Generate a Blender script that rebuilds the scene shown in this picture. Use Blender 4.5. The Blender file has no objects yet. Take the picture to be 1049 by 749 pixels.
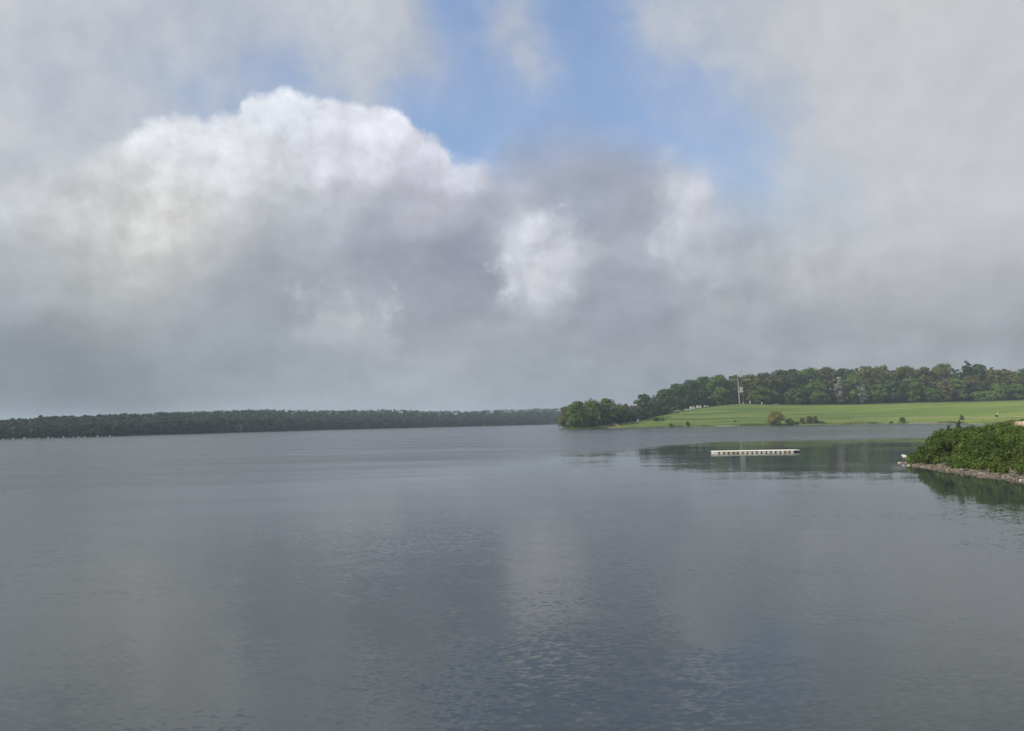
import bpy, math, random
import numpy as np
from mathutils import Matrix, Vector

R = math.radians
rng = np.random.default_rng(7)
random.seed(7)
scene = bpy.context.scene
COL = scene.collection

# ------------------------------------------------------------------ camera
EYE = 5.0
F, CX, CY = 790.0, 524.5, 374.5
PITCH, ROLL = R(4.13), R(-0.9)
ROT = Matrix.Rotation(math.pi / 2 + PITCH, 3, 'X') @ Matrix.Rotation(ROLL, 3, 'Z')
cam_d = bpy.data.cameras.new('camera')
cam = bpy.data.objects.new('camera', cam_d)
COL.objects.link(cam)
cam_d.sensor_width = 36
cam_d.lens = 36 * F / 1049
cam_d.clip_start, cam_d.clip_end = 0.1, 20000
cam.matrix_world = Matrix.Translation((0, 0, EYE)) @ ROT.to_4x4()
scene.camera = cam


def ray(px, py):
    return (ROT @ Vector(((px - CX) / F, -(py - CY) / F, -1))).normalized()


def at(px, py, Y):
    """the point at depth Y metres that the photograph shows at px, py"""
    d = ray(px, py)
    t = Y / d.y
    return Vector((d.x * t, Y, EYE + d.z * t))


# ------------------------------------------------------------------ helpers
def tag(o, label=None, cat=None, group=None, kind=None):
    if label: o['label'] = label
    if cat: o['category'] = cat
    if group: o['group'] = group
    if kind: o['kind'] = kind
    return o


def empty(name, loc, rz=0.0):
    o = bpy.data.objects.new(name, None)
    COL.objects.link(o)
    o.empty_display_size = 0.3
    o.location = loc
    o.rotation_euler = (0, 0, rz)
    return o


def np_mesh(name, verts, faces, mat, parent=None, smooth=False, attrs=None):
    verts = np.asarray(verts, dtype=np.float32)
    faces = np.asarray(faces, dtype=np.int32)
    n = faces.shape[1]
    me = bpy.data.meshes.new(name)
    me.vertices.add(len(verts))
    me.vertices.foreach_set('co', verts.ravel())
    me.loops.add(faces.size)
    me.loops.foreach_set('vertex_index', faces.ravel())
    me.polygons.add(len(faces))
    me.polygons.foreach_set('loop_start', np.arange(0, faces.size, n, dtype=np.int32))
    if smooth:
        me.polygons.foreach_set('use_smooth', np.ones(len(faces), dtype=bool))
    me.update(calc_edges=True)
    for k, v in (attrs or {}).items():
        a = me.attributes.new(k, 'FLOAT', 'POINT')
        a.data.foreach_set('value', np.asarray(v, dtype=np.float32))
    if mat: me.materials.append(mat)
    o = bpy.data.objects.new(name, me)
    COL.objects.link(o)
    if parent: o.parent = parent
    return o


class MB:
    """collects solids into one mesh"""
    def __init__(self):
        self.v, self.f = [], []

    def add(self, vs, fs):
        b = len(self.v)
        self.v += [tuple(p) for p in vs]
        self.f += [tuple(i + b for i in f) for f in fs]

    def box(self, c, s, bev=0.0):
        x, y, z = (k / 2 for k in s)
        if bev <= 0:
            vs = [(c[0] + i * x, c[1] + j * y, c[2] + k * z) for k in (-1, 1) for j in (-1, 1) for i in (-1, 1)]
            self.add(vs, [(0, 2, 3, 1), (4, 5, 7, 6), (0, 1, 5, 4), (2, 6, 7, 3), (0, 4, 6, 2), (1, 3, 7, 5)])
            return
        vs, fs = [], []
        rings = [(-z, bev), (-z + bev, 0), (z - bev, 0), (z, bev)]
        for zz, ins in rings:
            a, b = x - ins, y - ins
            k = bev * 0.6
            ring = [(-a + k, -b), (a - k, -b), (a, -b + k), (a, b - k), (a - k, b), (-a + k, b), (-a, b - k), (-a, -b + k)]
            vs += [(c[0] + p, c[1] + q, c[2] + zz) for p, q in ring]
        for r in range(3):
            for i in range(8):
                j = (i + 1) % 8
                fs.append((r * 8 + i, r * 8 + j, r * 8 + 8 + j, r * 8 + 8 + i))
        fs.append(tuple(range(7, -1, -1)))
        fs.append(tuple(range(24, 32)))
        self.add(vs, fs)

    def tube(self, pts, rad, n=8, cap=True):
        pts = [Vector(p) for p in pts]
        vs, fs = [], []
        for i, p in enumerate(pts):
            d = (pts[min(i + 1, len(pts) - 1)] - pts[max(i - 1, 0)]).normalized()
            a = d.orthogonal().normalized() if abs(d.z) < .9 else Vector((1, 0, 0)) - d * d.x
            a.normalize()
            b = d.cross(a)
            for k in range(n):
                t = 2 * math.pi * k / n
                vs.append(p + (a * math.cos(t) + b * math.sin(t)) * rad[i])
        for i in range(len(pts) - 1):
            for k in range(n):
                m = (k + 1) % n
                fs.append((i * n + k, i * n + m, i * n + n + m, i * n + n + k))
        if cap:
            fs.append(tuple(range(n - 1, -1, -1)))
            fs.append(tuple((len(pts) - 1) * n + k for k in range(n)))
        self.add(vs, fs)

    def lathe(self, c, prof, n=14):
        vs, fs = [], []
        for r, z in prof:
            for k in range(n):
                t = 2 * math.pi * k / n
                vs.append((c[0] + r * math.cos(t), c[1] + r * math.sin(t), c[2] + z))
        for i in range(len(prof) - 1):
            for k in range(n):
                m = (k + 1) % n
                fs.append((i * n + k, i * n + m, i * n + n + m, i * n + n + k))
        self.add(vs, fs)

    def build(self, name, mat, parent=None, smooth=False):
        me = bpy.data.meshes.new(name)
        me.from_pydata(self.v, [], self.f)
        me.update()
        if smooth:
            for p in me.polygons: p.use_smooth = True
        me.materials.append(mat)
        o = bpy.data.objects.new(name, me)
        COL.objects.link(o)
        if parent: o.parent = parent
        return o


class NT:
    """small node-tree writer"""
    def __init__(self, tree):
        self.t = tree
        self.n = tree.nodes
        self.n.clear()

    def node(self, typ, **kw):
        nd = self.n.new(typ)
        for k, v in kw.items(): setattr(nd, k, v)
        return nd

    def put(self, sock, v):
        if isinstance(v, bpy.types.NodeSocket): self.t.links.new(v, sock)
        elif v is not None: sock.default_value = v

    def m(self, op, a=None, b=None, c=None, clamp=False):
        nd = self.node('ShaderNodeMath', operation=op, use_clamp=clamp)
        for i, v in enumerate((a, b, c)): self.put(nd.inputs[i], v)
        return nd.outputs[0]

    def v(self, op, a=None, b=None, c=None):
        nd = self.node('ShaderNodeVectorMath', operation=op)
        if op == 'SCALE':
            self.put(nd.inputs[0], a); self.put(nd.inputs['Scale'], b)
        else:
            for i, x in enumerate((a, b, c)): self.put(nd.inputs[i], x)
        return nd.outputs['Value'] if op in ('DISTANCE', 'LENGTH', 'DOT_PRODUCT') else nd.outputs[0]

    def sep(self, a):
        nd = self.node('ShaderNodeSeparateXYZ'); self.put(nd.inputs[0], a)
        return nd.outputs

    def comb(self, x=0.0, y=0.0, z=0.0):
        nd = self.node('ShaderNodeCombineXYZ')
        for i, k in enumerate((x, y, z)): self.put(nd.inputs[i], k)
        return nd.outputs[0]

    def noise(self, vec, scale, detail=4, rough=.5, dist=0.0, col=False):
        nd = self.node('ShaderNodeTexNoise')
        self.put(nd.inputs['Vector'], vec)
        nd.inputs['Scale'].default_value = scale
        nd.inputs['Detail'].default_value = detail
        nd.inputs['Roughness'].default_value = rough
        nd.inputs['Distortion'].default_value = dist
        return nd.outputs['Color'] if col else nd.outputs[0]

    def smooth(self, x, a, b, lo=0.0, hi=1.0):
        nd = self.node('ShaderNodeMapRange', interpolation_type='SMOOTHSTEP')
        self.put(nd.inputs[0], x)
        for i, k in enumerate((a, b, lo, hi)): self.put(nd.inputs[i + 1], k)
        return nd.outputs[0]

    def mix(self, f, a, b):
        nd = self.node('ShaderNodeMix', data_type='RGBA')
        self.put(nd.inputs[0], f)
        for s, x in ((nd.inputs[6], a), (nd.inputs[7], b)):
            self.put(s, (*x, 1) if isinstance(x, tuple) and len(x) == 3 else x)
        return nd.outputs[2]

    def attr(self, name):
        return self.node('ShaderNodeAttribute', attribute_name=name).outputs['Fac']


def lin(c):
    return tuple((k / 255 / 12.92) if k / 255 <= .04045 else ((k / 255 + .055) / 1.055) ** 2.4 for k in c)


def material(name):
    mt = bpy.data.materials.new(name)
    mt.use_nodes = True
    return mt, NT(mt.node_tree)


def finish(nt, shader, vol=None):
    out = nt.node('ShaderNodeOutputMaterial')
    if shader: nt.t.links.new(shader, out.inputs['Surface'])
    if vol: nt.t.links.new(vol, out.inputs['Volume'])


def principled(nt, base, rough=.8, spec=.3, normal=None, ior=None):
    p = nt.node('ShaderNodeBsdfPrincipled')
    nt.put(p.inputs['Base Color'], (*base, 1) if isinstance(base, tuple) else base)
    nt.put(p.inputs['Roughness'], rough)
    p.inputs['Specular IOR Level'].default_value = spec
    if ior: p.inputs['IOR'].default_value = ior
    if normal: nt.t.links.new(normal, p.inputs['Normal'])
    return p.outputs[0]


def simple(name, base, rough=.7, var=.25, scale=3.0, spec=.3):
    mt, nt = material(name)
    co = nt.node('ShaderNodeTexCoord').outputs['Object']
    n = nt.noise(co, scale, 5, .6)
    c = nt.mix(n, tuple(k * (1 - var) for k in base), tuple(min(1, k * (1 + var)) for k in base))
    finish(nt, principled(nt, c, rough, spec))
    return mt


def foliage_mat(name, dark, light, accent=None, transl=.3):
    """leaf colour from each leaf's own tone"""
    mt, nt = material(name)
    tone = nt.attr('tone')
    c = nt.mix(tone, dark, light)
    if accent:
        co = nt.node('ShaderNodeTexCoord').outputs['Object']
        c = nt.mix(nt.smooth(nt.noise(co, .22, 3, .6), .45, .7), c, accent)
    p = principled(nt, c, .65, .25)
    tr = nt.node('ShaderNodeBsdfTranslucent')
    nt.t.links.new(c, tr.inputs[0])
    ms = nt.node('ShaderNodeMixShader')
    ms.inputs[0].default_value = transl
    nt.t.links.new(p, ms.inputs[1]); nt.t.links.new(tr.outputs[0], ms.inputs[2])
    finish(nt, ms.outputs[0])
    return mt


# ------------------------------------------------------------------ world sky
SUN_EL, SUN_AZ = R(38), R(-112)      # azimuth from +Y towards +X: sun stands to the left, a little behind
world = bpy.data.worlds.new('World')
scene.world = world
world.use_nodes = True
W = NT(world.node_tree)
sky = W.node('ShaderNodeTexSky', sky_type='NISHITA')
sky.sun_disc = False
sky.sun_elevation = SUN_EL
sky.sun_rotation = SUN_AZ % (2 * math.pi)
sky.altitude = 0
sky.air_density = 1.35
sky.dust_density = 0.6
sky.ozone_density = 5.0
direc = W.node('ShaderNodeTexCoord').outputs['Generated']
dx, dy, dz = W.sep(direc)
az = W.m('ARCTAN2', dx, dy)
el = W.m('ARCSINE', dz)
P0 = W.comb(az, el, 0.0)
w1 = W.v('SUBTRACT', W.noise(direc, 5.0, 6, .55, col=True), (.5, .5, .5))
w2 = W.v('SUBTRACT', W.noise(direc, 16.0, 8, .6, col=True), (.5, .5, .5))
P = W.v('MULTIPLY_ADD', w1, (.08, .045, 0), P0)
P = W.v('MULTIPLY_ADD', w2, (.045, .035, 0), P)
P = W.v('MULTIPLY', P, (1, 1, 0))


def AE(px, py):
    d = ray(px, py)
    return (math.atan2(d.x, d.y), math.asin(d.z), 0)


def rbf(points, base, w0, color=True):
    """normalised smooth blend of values at directions of the sky"""
    acc = W.v('MULTIPLY', (w0, w0, w0), tuple(base)) if color else None
    sacc, wacc = base * w0 if not color else None, w0
    for px, py, val, r in points:
        r = r * (.98 if color else 1.15) / F
        d = W.v('DISTANCE', P, AE(px, py))
        e = W.m('MULTIPLY', W.m('MULTIPLY', d, d), -1 / (r * r))
        w = W.m('EXPONENT', e)
        wacc = W.m('ADD', w, wacc)
        if color:
            nd = W.v('SCALE', tuple(lin(val)), w)
            acc = W.v('ADD', acc, nd)
        else:
            sacc = W.m('MULTIPLY_ADD', w, float(val), sacc)
    if color:
        return W.v('SCALE', acc, W.m('DIVIDE', 1.0, wacc))
    return W.m('DIVIDE', sacc, wacc)


UP = [(0, 40, 1, 70), (100, 80, .97, 60), (75, 130, .85, 60), (200, 50, .78, 55), (200, 105, .34, 45), (300, 25, .85, 50),
      (300, 82, .28, 45), (385, 20, .95, 45), (400, 60, .8, 40), (440, 75, .6, 35), (465, 12, .0, 30), (530, 50, .6, 35),
      (565, 60, .62, 35), (600, 25, .0, 38), (605, 105, .05, 45), (640, 60, .12, 35), (665, 18, .6, 35), (710, 40, .72, 45),
      (720, 105, .2, 45), (780, 112, .22, 40), (500, 112, .2, 45), (450, 125, .08, 40), (425, 95, .25, 35), (800, 55, .88, 45),
      (830, 110, .95, 40), (900, 50, 1.1, 80), (1000, 60, 1.15, 90), (870, 110, 1.1, 45), (815, 175, .5, 45), (755, 160, .15, 45), (900, 180, .85, 60), (1040, 160, 1, 80)]
LOW = [(290, 112, (222, 226, 234), 44), (215, 130, (219, 222, 228), 42), (170, 145, (222, 225, 230), 42), (340, 130, (226, 228, 236), 40), (395, 140, (222, 223, 233), 36), (460, 172, (212, 214, 224), 34),
       (250, 175, (213, 215, 219), 50), (110, 190, (206, 209, 212), 50), (160, 225, (216, 215, 208), 58), (105, 250, (206, 206, 201), 55), (350, 175, (206, 208, 214), 45),
       (425, 200, (178, 181, 192), 40), (310, 220, (182, 185, 191), 45), (30, 180, (186, 190, 195), 60), (40, 250, (190, 193, 195), 55),
       (0, 300, (160, 166, 172), 60), (40, 350, (124, 131, 139), 75), (50, 410, (114, 121, 128), 75), (200, 305, (150, 156, 164), 60), (100, 300, (172, 176, 178), 45),
       (240, 262, (164, 168, 174), 45), (250, 355, (148, 155, 162), 60), (350, 385, (154, 161, 168), 60), (300, 265, (150, 155, 164), 50),
       (390, 248, (150, 154, 167), 45), (440, 215, (168, 170, 180), 28), (350, 325, (172, 175, 181), 34),
       (450, 305, (148, 153, 166), 45), (475, 262, (143, 148, 163), 36), (540, 245, (206, 209, 216), 28), (510, 205, (168, 172, 184), 26),
       (565, 290, (192, 194, 201), 32), (600, 180, (156, 162, 178), 42), (560, 175, (160, 166, 182), 36), (650, 235, (162, 166, 178), 36), (700, 192, (194, 197, 205), 26),
       (720, 250, (176, 180, 188), 36), (780, 225, (172, 178, 188), 40), (820, 272, (181, 183, 187), 40), (910, 275, (180, 182, 185), 50),
       (640, 312, (153, 158, 169), 50), (760, 330, (154, 158, 166), 50), (740, 302, (172, 175, 181), 26), (560, 365, (152, 158, 166), 60),
       (660, 390, (148, 154, 162), 60), (900, 340, (152, 157, 162), 50), (1030, 330, (151, 156, 161), 60), (1000, 250, (167, 171, 175), 60),
       (900, 215, (174, 180, 188), 50), (1000, 390, (157, 163, 168), 60), (450, 400, (158, 164, 171), 60), (450, 355, (162, 167, 173), 45), (820, 380, (156, 161, 167), 60)]



def billow(vec, scale, det=4.0):
    nd = W.node('ShaderNodeTexVoronoi', voronoi_dimensions='2D', feature='SMOOTH_F1')
    W.put(nd.inputs['Vector'], vec)
    nd.inputs['Scale'].default_value = scale
    nd.inputs['Detail'].default_value = det
    nd.inputs['Roughness'].default_value = .55
    nd.inputs['Lacunarity'].default_value = 2.1
    nd.inputs['Smoothness'].default_value = .6
    return nd.outputs['Distance']


LIGHT = (-.012, .014, 0)
relief_a = W.noise(P, 13.0, 9, .58)
relief_b = W.noise(W.v('ADD', P, (-.018, .022, 0)), 13.0, 9, .58)
relief = W.m('SUBTRACT', relief_a, relief_b)
Pb = W.v('MULTIPLY_ADD', w2, (.03, .03, 0), P0)
bil_a = billow(Pb, 15.0)
bil_b = billow(W.v('ADD', Pb, LIGHT), 15.0)
brelief = W.m('SUBTRACT', bil_b, bil_a)
fine = W.m('SUBTRACT', W.noise(Pb, 38.0, 6, .6), .5)

low_col = rbf(LOW, (.34, .35, .37), .0008)
# broad soft mottling of the grey base
mv = W.v('MULTIPLY_ADD', w2, (.05, .05, 0), W.v('MULTIPLY', P0, (1, 2.1, 0)))
mot = W.noise(mv, 7.5, 7, .54)
mot2 = W.noise(W.v('ADD', mv, (-.03, .045, 0)), 7.5, 7, .54)
low_col = W.v('SCALE', low_col, W.m('MULTIPLY_ADD', mot, .20, W.m('MULTIPLY_ADD', W.m('SUBTRACT', mot, mot2), .36, .915)))
low_col = W.v('MULTIPLY', low_col, (1.045, 1.05, 1.065))
# heaped puffs: centre px, radii px, colour, lit direction (px), edge softness, strength
PUFFS = [((880, 268), (170, 52), (187, 190, 194), (-.3, -1), .35, .55),
         ((600, 210), (110, 66), (160, 166, 182), (0, -1), .30, .6),
         ((470, 270), (100, 56), (146, 151, 167), (0, -1), .35, .5),
         ((730, 240), (88, 80), (201, 203, 210), (-.7, -1), .22, .8),
         ((750, 318), (90, 36), (180, 183, 188), (-.5, -1), .40, .6),
         ((430, 236), (62, 42), (192, 194, 201), (-.6, -1), .26, .6),
         ((582, 280), (104, 84), (219, 221, 227), (-1, -.75), .28, .85),
         ((550, 335), (80, 42), (182, 185, 191), (-.6, -1), .40, .5),
         ((345, 345), (110, 78), (192, 194, 200), (.45, -1), .26, .9),
         ((940, 318), (150, 44), (180, 183, 187), (-.2, -1), .45, .6),
         ((700, 372), (150, 40), (172, 176, 182), (0, -1), .5, .5),
         ((420, 372), (150, 40), (176, 180, 186), (0, -1), .5, .5),
         ((860, 246), (78, 34), (186, 189, 194), (-.9, -1), .30, .6),
         ((955, 285), (90, 34), (186, 187, 188), (-.6, -1), .35, .6),
         ((775, 275), (60, 30), (184, 187, 193), (-.8, -1), .30, .55),
         ((640, 262), (66, 42), (184, 187, 195), (-.5, -1), .32, .55),
         ((150, 250), (150, 62), (216, 217, 214), (0, -1), .45, .4)]
edge_v = W.v('SUBTRACT', W.comb(bil_a, W.m('MULTIPLY', fine, 1.0), 0.0), (.35, 0, 0))
e_s = W.m('MULTIPLY_ADD', W.sep(edge_v)[0], .9, W.m('MULTIPLY', fine, .9))
for c, r, colr, ld, soft, stren in PUFFS:
    rr = (F / r[0], F / r[1], 0)
    q = W.v('MULTIPLY', W.v('SUBTRACT', P, AE(*c)), rr)
    d = W.m('ADD', W.v('LENGTH', q), W.m('MULTIPLY', e_s, .62))
    k = W.smooth(d, 1.0, 1.0 - soft * 2)
    n_ = math.hypot(*ld)
    t = W.v('DOT_PRODUCT', q, (ld[0] / n_, -ld[1] / n_, 0))
    k = W.m('MULTIPLY', k, W.smooth(t, -.45, .80, 0.0, stren))
    low_col = W.mix(k, low_col, lin(colr))
low_lum = W.v('DOT_PRODUCT', low_col, (.3333, .3333, .3333))
amp = W.smooth(low_lum, .28, .72, .20, .55)
bamp = W.smooth(low_lum, .34, .70, .06, .20)
shade = W.m('MULTIPLY_ADD', relief, amp, W.m('MULTIPLY_ADD', brelief, bamp, 1.0))
low_col = W.v('SCALE', low_col, shade)

cov = rbf(UP, .9, .0008, color=False)
cov = W.m('ADD', cov, W.m('MULTIPLY', W.m('SUBTRACT', relief_a, .5), .75))
cov = W.smooth(cov, .02, 1.0, .31, 1.0)
up_mot = W.noise(P0, 7.0, 6, .55)
up_col = W.mix(W.smooth(up_mot, .3, .7), lin((178, 184, 196)), lin((202, 205, 211)))
up_col = W.mix(W.smooth(cov, .3, .8), lin((176, 190, 224)), up_col)
up_col = W.mix(W.smooth(az, .12, .45, 0.0, .75), up_col, lin((199, 201, 204)))
up_hi = W.smooth(el, R(36), R(62))
up_col = W.mix(up_hi, up_col, (1.0, 1.0, .98))
up_col = W.v('SCALE', up_col, W.m('MULTIPLY_ADD', relief, .20, W.m('MULTIPLY_ADD', fine, .06, 1.0)))

# top outline of the lower clouds: azimuth -> elevation
outline = [(-100, 168, .05), (0, 160, .05), (80, 154, .03), (115, 140, .014), (150, 122, .010), (200, 111, .008), (235, 118, .008),
           (260, 101, .007), (285, 94, .007), (330, 103, .007), (400, 112, .007), (425, 130, .007), (455, 149, .008), (480, 165, .010),
           (505, 168, .03), (540, 152, .045), (585, 140, .045), (640, 150, .045), (690, 163, .03), (712, 172, .03), (740, 195, .05),
           (800, 215, .06), (860, 240, .07), (950, 262, .08), (1049, 272, .08)]


def curve(x, pts):
    nd = W.node('ShaderNodeFloatCurve')
    c = nd.mapping.curves[0]
    while len(c.points) > 2: c.points.remove(c.points[0])
    c.points[0].location = pts[0]
    c.points[1].location = pts[-1]
    for p in pts[1:-1]: c.points.new(*p)
    for p in c.points: p.handle_type = 'AUTO_CLAMPED'
    nd.mapping.use_clip = False
    nd.mapping.update()
    W.put(nd.inputs['Value'], x)
    return nd.outputs[0]


Ps = W.sep(P)
ax = W.m('MULTIPLY_ADD', Ps[0], 1 / 1.4, .5, clamp=True)
oc = curve(ax, [((AE(a, b)[0] / 1.4 + .5), AE(a, b)[1]) for a, b, s in outline])
sc = curve(ax, [((AE(a, b)[0] / 1.4 + .5), s * 6) for a, b, s in outline])
sc = W.m('MULTIPLY', sc, 1 / 6)
puff = W.m('ADD', W.m('MULTIPLY', fine, .8), W.m('MULTIPLY', W.m('SUBTRACT', .35, bil_a), .7))
gap = W.m('ADD', W.m('SUBTRACT', oc, Ps[1]), W.m('MULTIPLY', puff, .015))
msk = W.m('MULTIPLY_ADD', W.m('DIVIDE', gap, sc), .5, .5, clamp=True)
msk = W.smooth(msk, 0.0, 1.0)

bgN = W.node('ShaderNodeBackground'); W.t.links.new(sky.outputs[0], bgN.inputs[0]); bgN.inputs[1].default_value = .15
bgU = W.node('ShaderNodeBackground'); W.t.links.new(up_col, bgU.inputs[0])
bgL = W.node('ShaderNodeBackground'); W.t.links.new(low_col, bgL.inputs[0])
m1 = W.node('ShaderNodeMixShader'); W.put(m1.inputs[0], cov)
W.t.links.new(bgN.outputs[0], m1.inputs[1]); W.t.links.new(bgU.outputs[0], m1.inputs[2])
m2 = W.node('ShaderNodeMixShader'); W.put(m2.inputs[0], msk)
W.t.links.new(m1.outputs[0], m2.inputs[1]); W.t.links.new(bgL.outputs[0], m2.inputs[2])
wo = W.node('ShaderNodeOutputWorld')
W.t.links.new(m2.outputs[0], wo.inputs['Surface'])
world.cycles.sampling_method = 'MANUAL'
world.cycles.sample_map_resolution = 1024

sun_d = bpy.data.lights.new('sun', 'SUN')
sun_d.energy = 4.3
sun_d.angle = R(4)
sun_d.color = (1.0, .95, .86)
sun = bpy.data.objects.new('sun', sun_d)
COL.objects.link(sun)
sd = Vector((math.sin(SUN_AZ) * math.cos(SUN_EL), math.cos(SUN_AZ) * math.cos(SUN_EL), math.sin(SUN_EL)))
sun.rotation_euler = sd.to_track_quat('Z', 'Y').to_euler()

# ------------------------------------------------------------------ terrain
LAKE = np.array([(-320, -6), (-120, 3), (-40, 6.5), (0, 8), (20, 11), (32, 24), (36, 40), (37.2, 56), (38.6, 70), (39.3, 76), (39.9, 79.4), (41.0, 81.6),
                 (46, 86.5), (55, 95), (75, 110), (120, 125), (180, 150), (212, 200), (208, 300), (214, 350), (235, 400), (250, 440),
                 (232, 449), (200, 452), (160, 450), (125, 454), (95, 453), (70, 449), (45, 438), (30, 427), (26.5, 424.5), (25.5, 428),
                 (30, 450), (36, 520), (46, 650), (58, 850), (74, 1000), (84, 1060), (58, 1030), (14, 955), (-32, 895), (-80, 815), (-120, 752), (-150, 690),
                 (-178, 625), (-200, 560), (-211, 510), (-224, 465), (-234, 430), (-262, 395), (-292, 372), (-330, 300), (-350, 150)], dtype=float)


def lake_distance(x, y):
    """metres inland from the water's edge, negative over the lake"""
    x = np.asarray(x, float); y = np.asarray(y, float)
    d2 = np.full(x.shape, 1e18)
    inside = np.zeros(x.shape, bool)
    n = len(LAKE)
    for i in range(n):
        ax_, ay_ = LAKE[i]; bx_, by_ = LAKE[(i + 1) % n]
        ex, ey = bx_ - ax_, by_ - ay_
        t = np.clip(((x - ax_) * ex + (y - ay_) * ey) / (ex * ex + ey * ey), 0, 1)
        d2 = np.minimum(d2, (x - ax_ - t * ex) ** 2 + (y - ay_ - t * ey) ** 2)
        cross = ((ay_ > y) != (by_ > y))
        with np.errstate(divide='ignore', invalid='ignore'):
            xi = ax_ + (y - ay_) / (ey if ey != 0 else 1e-9) * ex
        inside ^= cross & (x < xi)
    d = np.sqrt(d2)
    return np.where(inside, -d, d)


def sstep(x, a, b):
    t = np.clip((x - a) / (b - a), 0, 1)
    return t * t * (3 - 2 * t)


def wob(x, y, s, seed=0):
    return (np.sin(x / s + seed) * np.cos(y / s * 1.3 + 2 * seed) + .6 * np.sin(x / s * 2.1 + y / s * 1.7 + seed * 3)
            + .4 * np.sin(x / s * 3.7 - y / s * 4.3 + seed * 5)) / 2


def ground_z(x, y):
    x = np.asarray(x, float); y = np.asarray(y, float)
    d = lake_distance(x, y)
    dd = d + .25 * wob(x, y, .9, 1) + .35 * wob(x, y, 2.6, 4)     # ragged waterline
    lp = np.maximum(dd, 0)
    hill = .10 * np.minimum(lp, 140) + .02 * np.clip(lp - 140, 0, 400) + np.minimum(lp / 20, 1) * .35 * wob(x, y, 21, 2)
    hill = hill + 3.0 * np.exp(-((x - 142) / 48) ** 2 - ((y - 588) / 48) ** 2) * np.minimum(lp / 30, 1)
    left = .05 * np.minimum(lp, 150) + np.minimum(lp / 15, 1) * .6 * wob(x, y, 60, 3)
    spit = np.minimum(.20 * np.minimum(lp, 2.0) + .42 * np.clip(lp - 2.0, 0, 5.5) + .09 * np.clip(lp - 7.5, 0, 99), 3.3) + np.minimum(lp / 3, 1) * .10 * wob(x, y, 1.7, 5)
    bank = np.minimum(.43 * lp, 3.45)
    spit = spit + 1.25 * sstep(x, 49.5, 54.5) * sstep(y, 73, 84) * np.minimum(lp / 4, 1)
    wr = sstep(x, 0, 40) * sstep(y, 300, 400)
    ws = sstep(x, 14, 34) * (1 - sstep(y, 200, 320))
    wb = (1 - sstep(x, 14, 34)) * (1 - sstep(y, 40, 120))
    wl = np.clip(1 - wr - ws - wb, 0, 1)
    z = hill * wr + spit * ws + bank * wb + left * wl
    z = np.where(d > 2, np.maximum(z, .08), z)
    deep = -np.minimum(.30 * np.maximum(-dd, 0), 2.6)
    return np.where(dd > 0, z, deep)


def gz(x, y):
    return float(ground_z(np.array([x]), np.array([y]))[0])


az_f = np.concatenate([np.arange(-52, 52.01, .3), np.arange(56, 305, 4.0)])
rad = np.exp(np.arange(math.log(1.5), math.log(3000), .0178))
A, RR = np.meshgrid(np.radians(az_f), rad)
gx, gy = (RR * np.sin(A)).ravel(), (RR * np.cos(A)).ravel()
gzv = ground_z(gx, gy)
na, nr = len(az_f), len(rad)
ii, jj = np.meshgrid(np.arange(nr - 1), np.arange(na), indexing='ij')
j2 = (jj + 1) % na
faces = np.stack([ii * na + jj, ii * na + j2, (ii + 1) * na + j2, (ii + 1) * na + jj], -1).reshape(-1, 4)[:, ::-1]
# the small hole round the pole of the grid
dist_land = lake_distance(gx, gy)
right = sstep(gx, 0, 30) * sstep(gy, 330, 400) * (1 - sstep(gy, 680, 780))
wood = np.clip(sstep(dist_land, 128, 146) * right + (1 - right) * sstep(dist_land, .2, 3) * (gy > 120), 0, 1)
spitz = sstep(gx, 20, 34) * (1 - sstep(gy, 180, 260)) + (1 - sstep(gy, 30, 60)) * (gx < 40)
shore = np.clip(1 - sstep(dist_land, .8, np.where(spitz > .5, 3.0, 2.4)), 0, 1) * np.clip(spitz + right, 0, 1)

gm, nt = material('ground')
pos = nt.node('ShaderNodeNewGeometry').outputs['Position']
n_big = nt.noise(pos, .02, 5, .6)
n_mid = nt.noise(nt.v('MULTIPLY', pos, (.25, 1, 1)), .12, 6, .65)
n_fine = nt.noise(pos, 2.2, 8, .7)
n_str = nt.noise(nt.v('MULTIPLY', pos, (.10, 1, 1)), .10, 5, .65)
g = nt.mix(nt.smooth(n_mid, .32, .68), (.050, .100, .022), (.104, .156, .032))
g = nt.mix(nt.smooth(n_big, .38, .62, 0, .75), g, (.050, .092, .026))
g = nt.mix(nt.smooth(n_str, .48, .58, 0, .7), g, (.140, .165, .044))
g = nt.mix(nt.smooth(n_str, .46, .36, 0, .6), g, (.036, .062, .020))
g = nt.mix(nt.smooth(n_fine, .35, .75, 0, .3), g, (.11, .115, .045))
yel = nt.m('MULTIPLY', nt.smooth(nt.sep(pos)[0], 150.0, 290.0), .75)      # drier, yellower grass towards the east of the meadow
g = nt.mix(yel, g, nt.mix(nt.smooth(n_str, .35, .62), (.090, .146, .028), (.175, .214, .048)))
sand = nt.mix(n_fine, (.15, .13, .10), (.30, .265, .21))
litter = nt.mix(n_fine, (.020, .024, .010), (.055, .045, .022))
c = nt.mix(nt.attr('wood'), g, litter)
c = nt.mix(nt.attr('shore'), c, sand)
bmp = nt.node('ShaderNodeBump'); bmp.inputs['Strength'].default_value = .6; bmp.inputs['Distance'].default_value = .15
nt.put(bmp.inputs['Height'], n_fine)
finish(nt, principled(nt, c, .95, .1, bmp.outputs[0]))
ground = np_mesh('ground', np.stack([gx, gy, gzv], -1), faces, gm, smooth=True, attrs={'wood': wood, 'shore': shore})
tag(ground, 'grassy shore land around the lake with pebbly edges', kind='structure')

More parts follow.
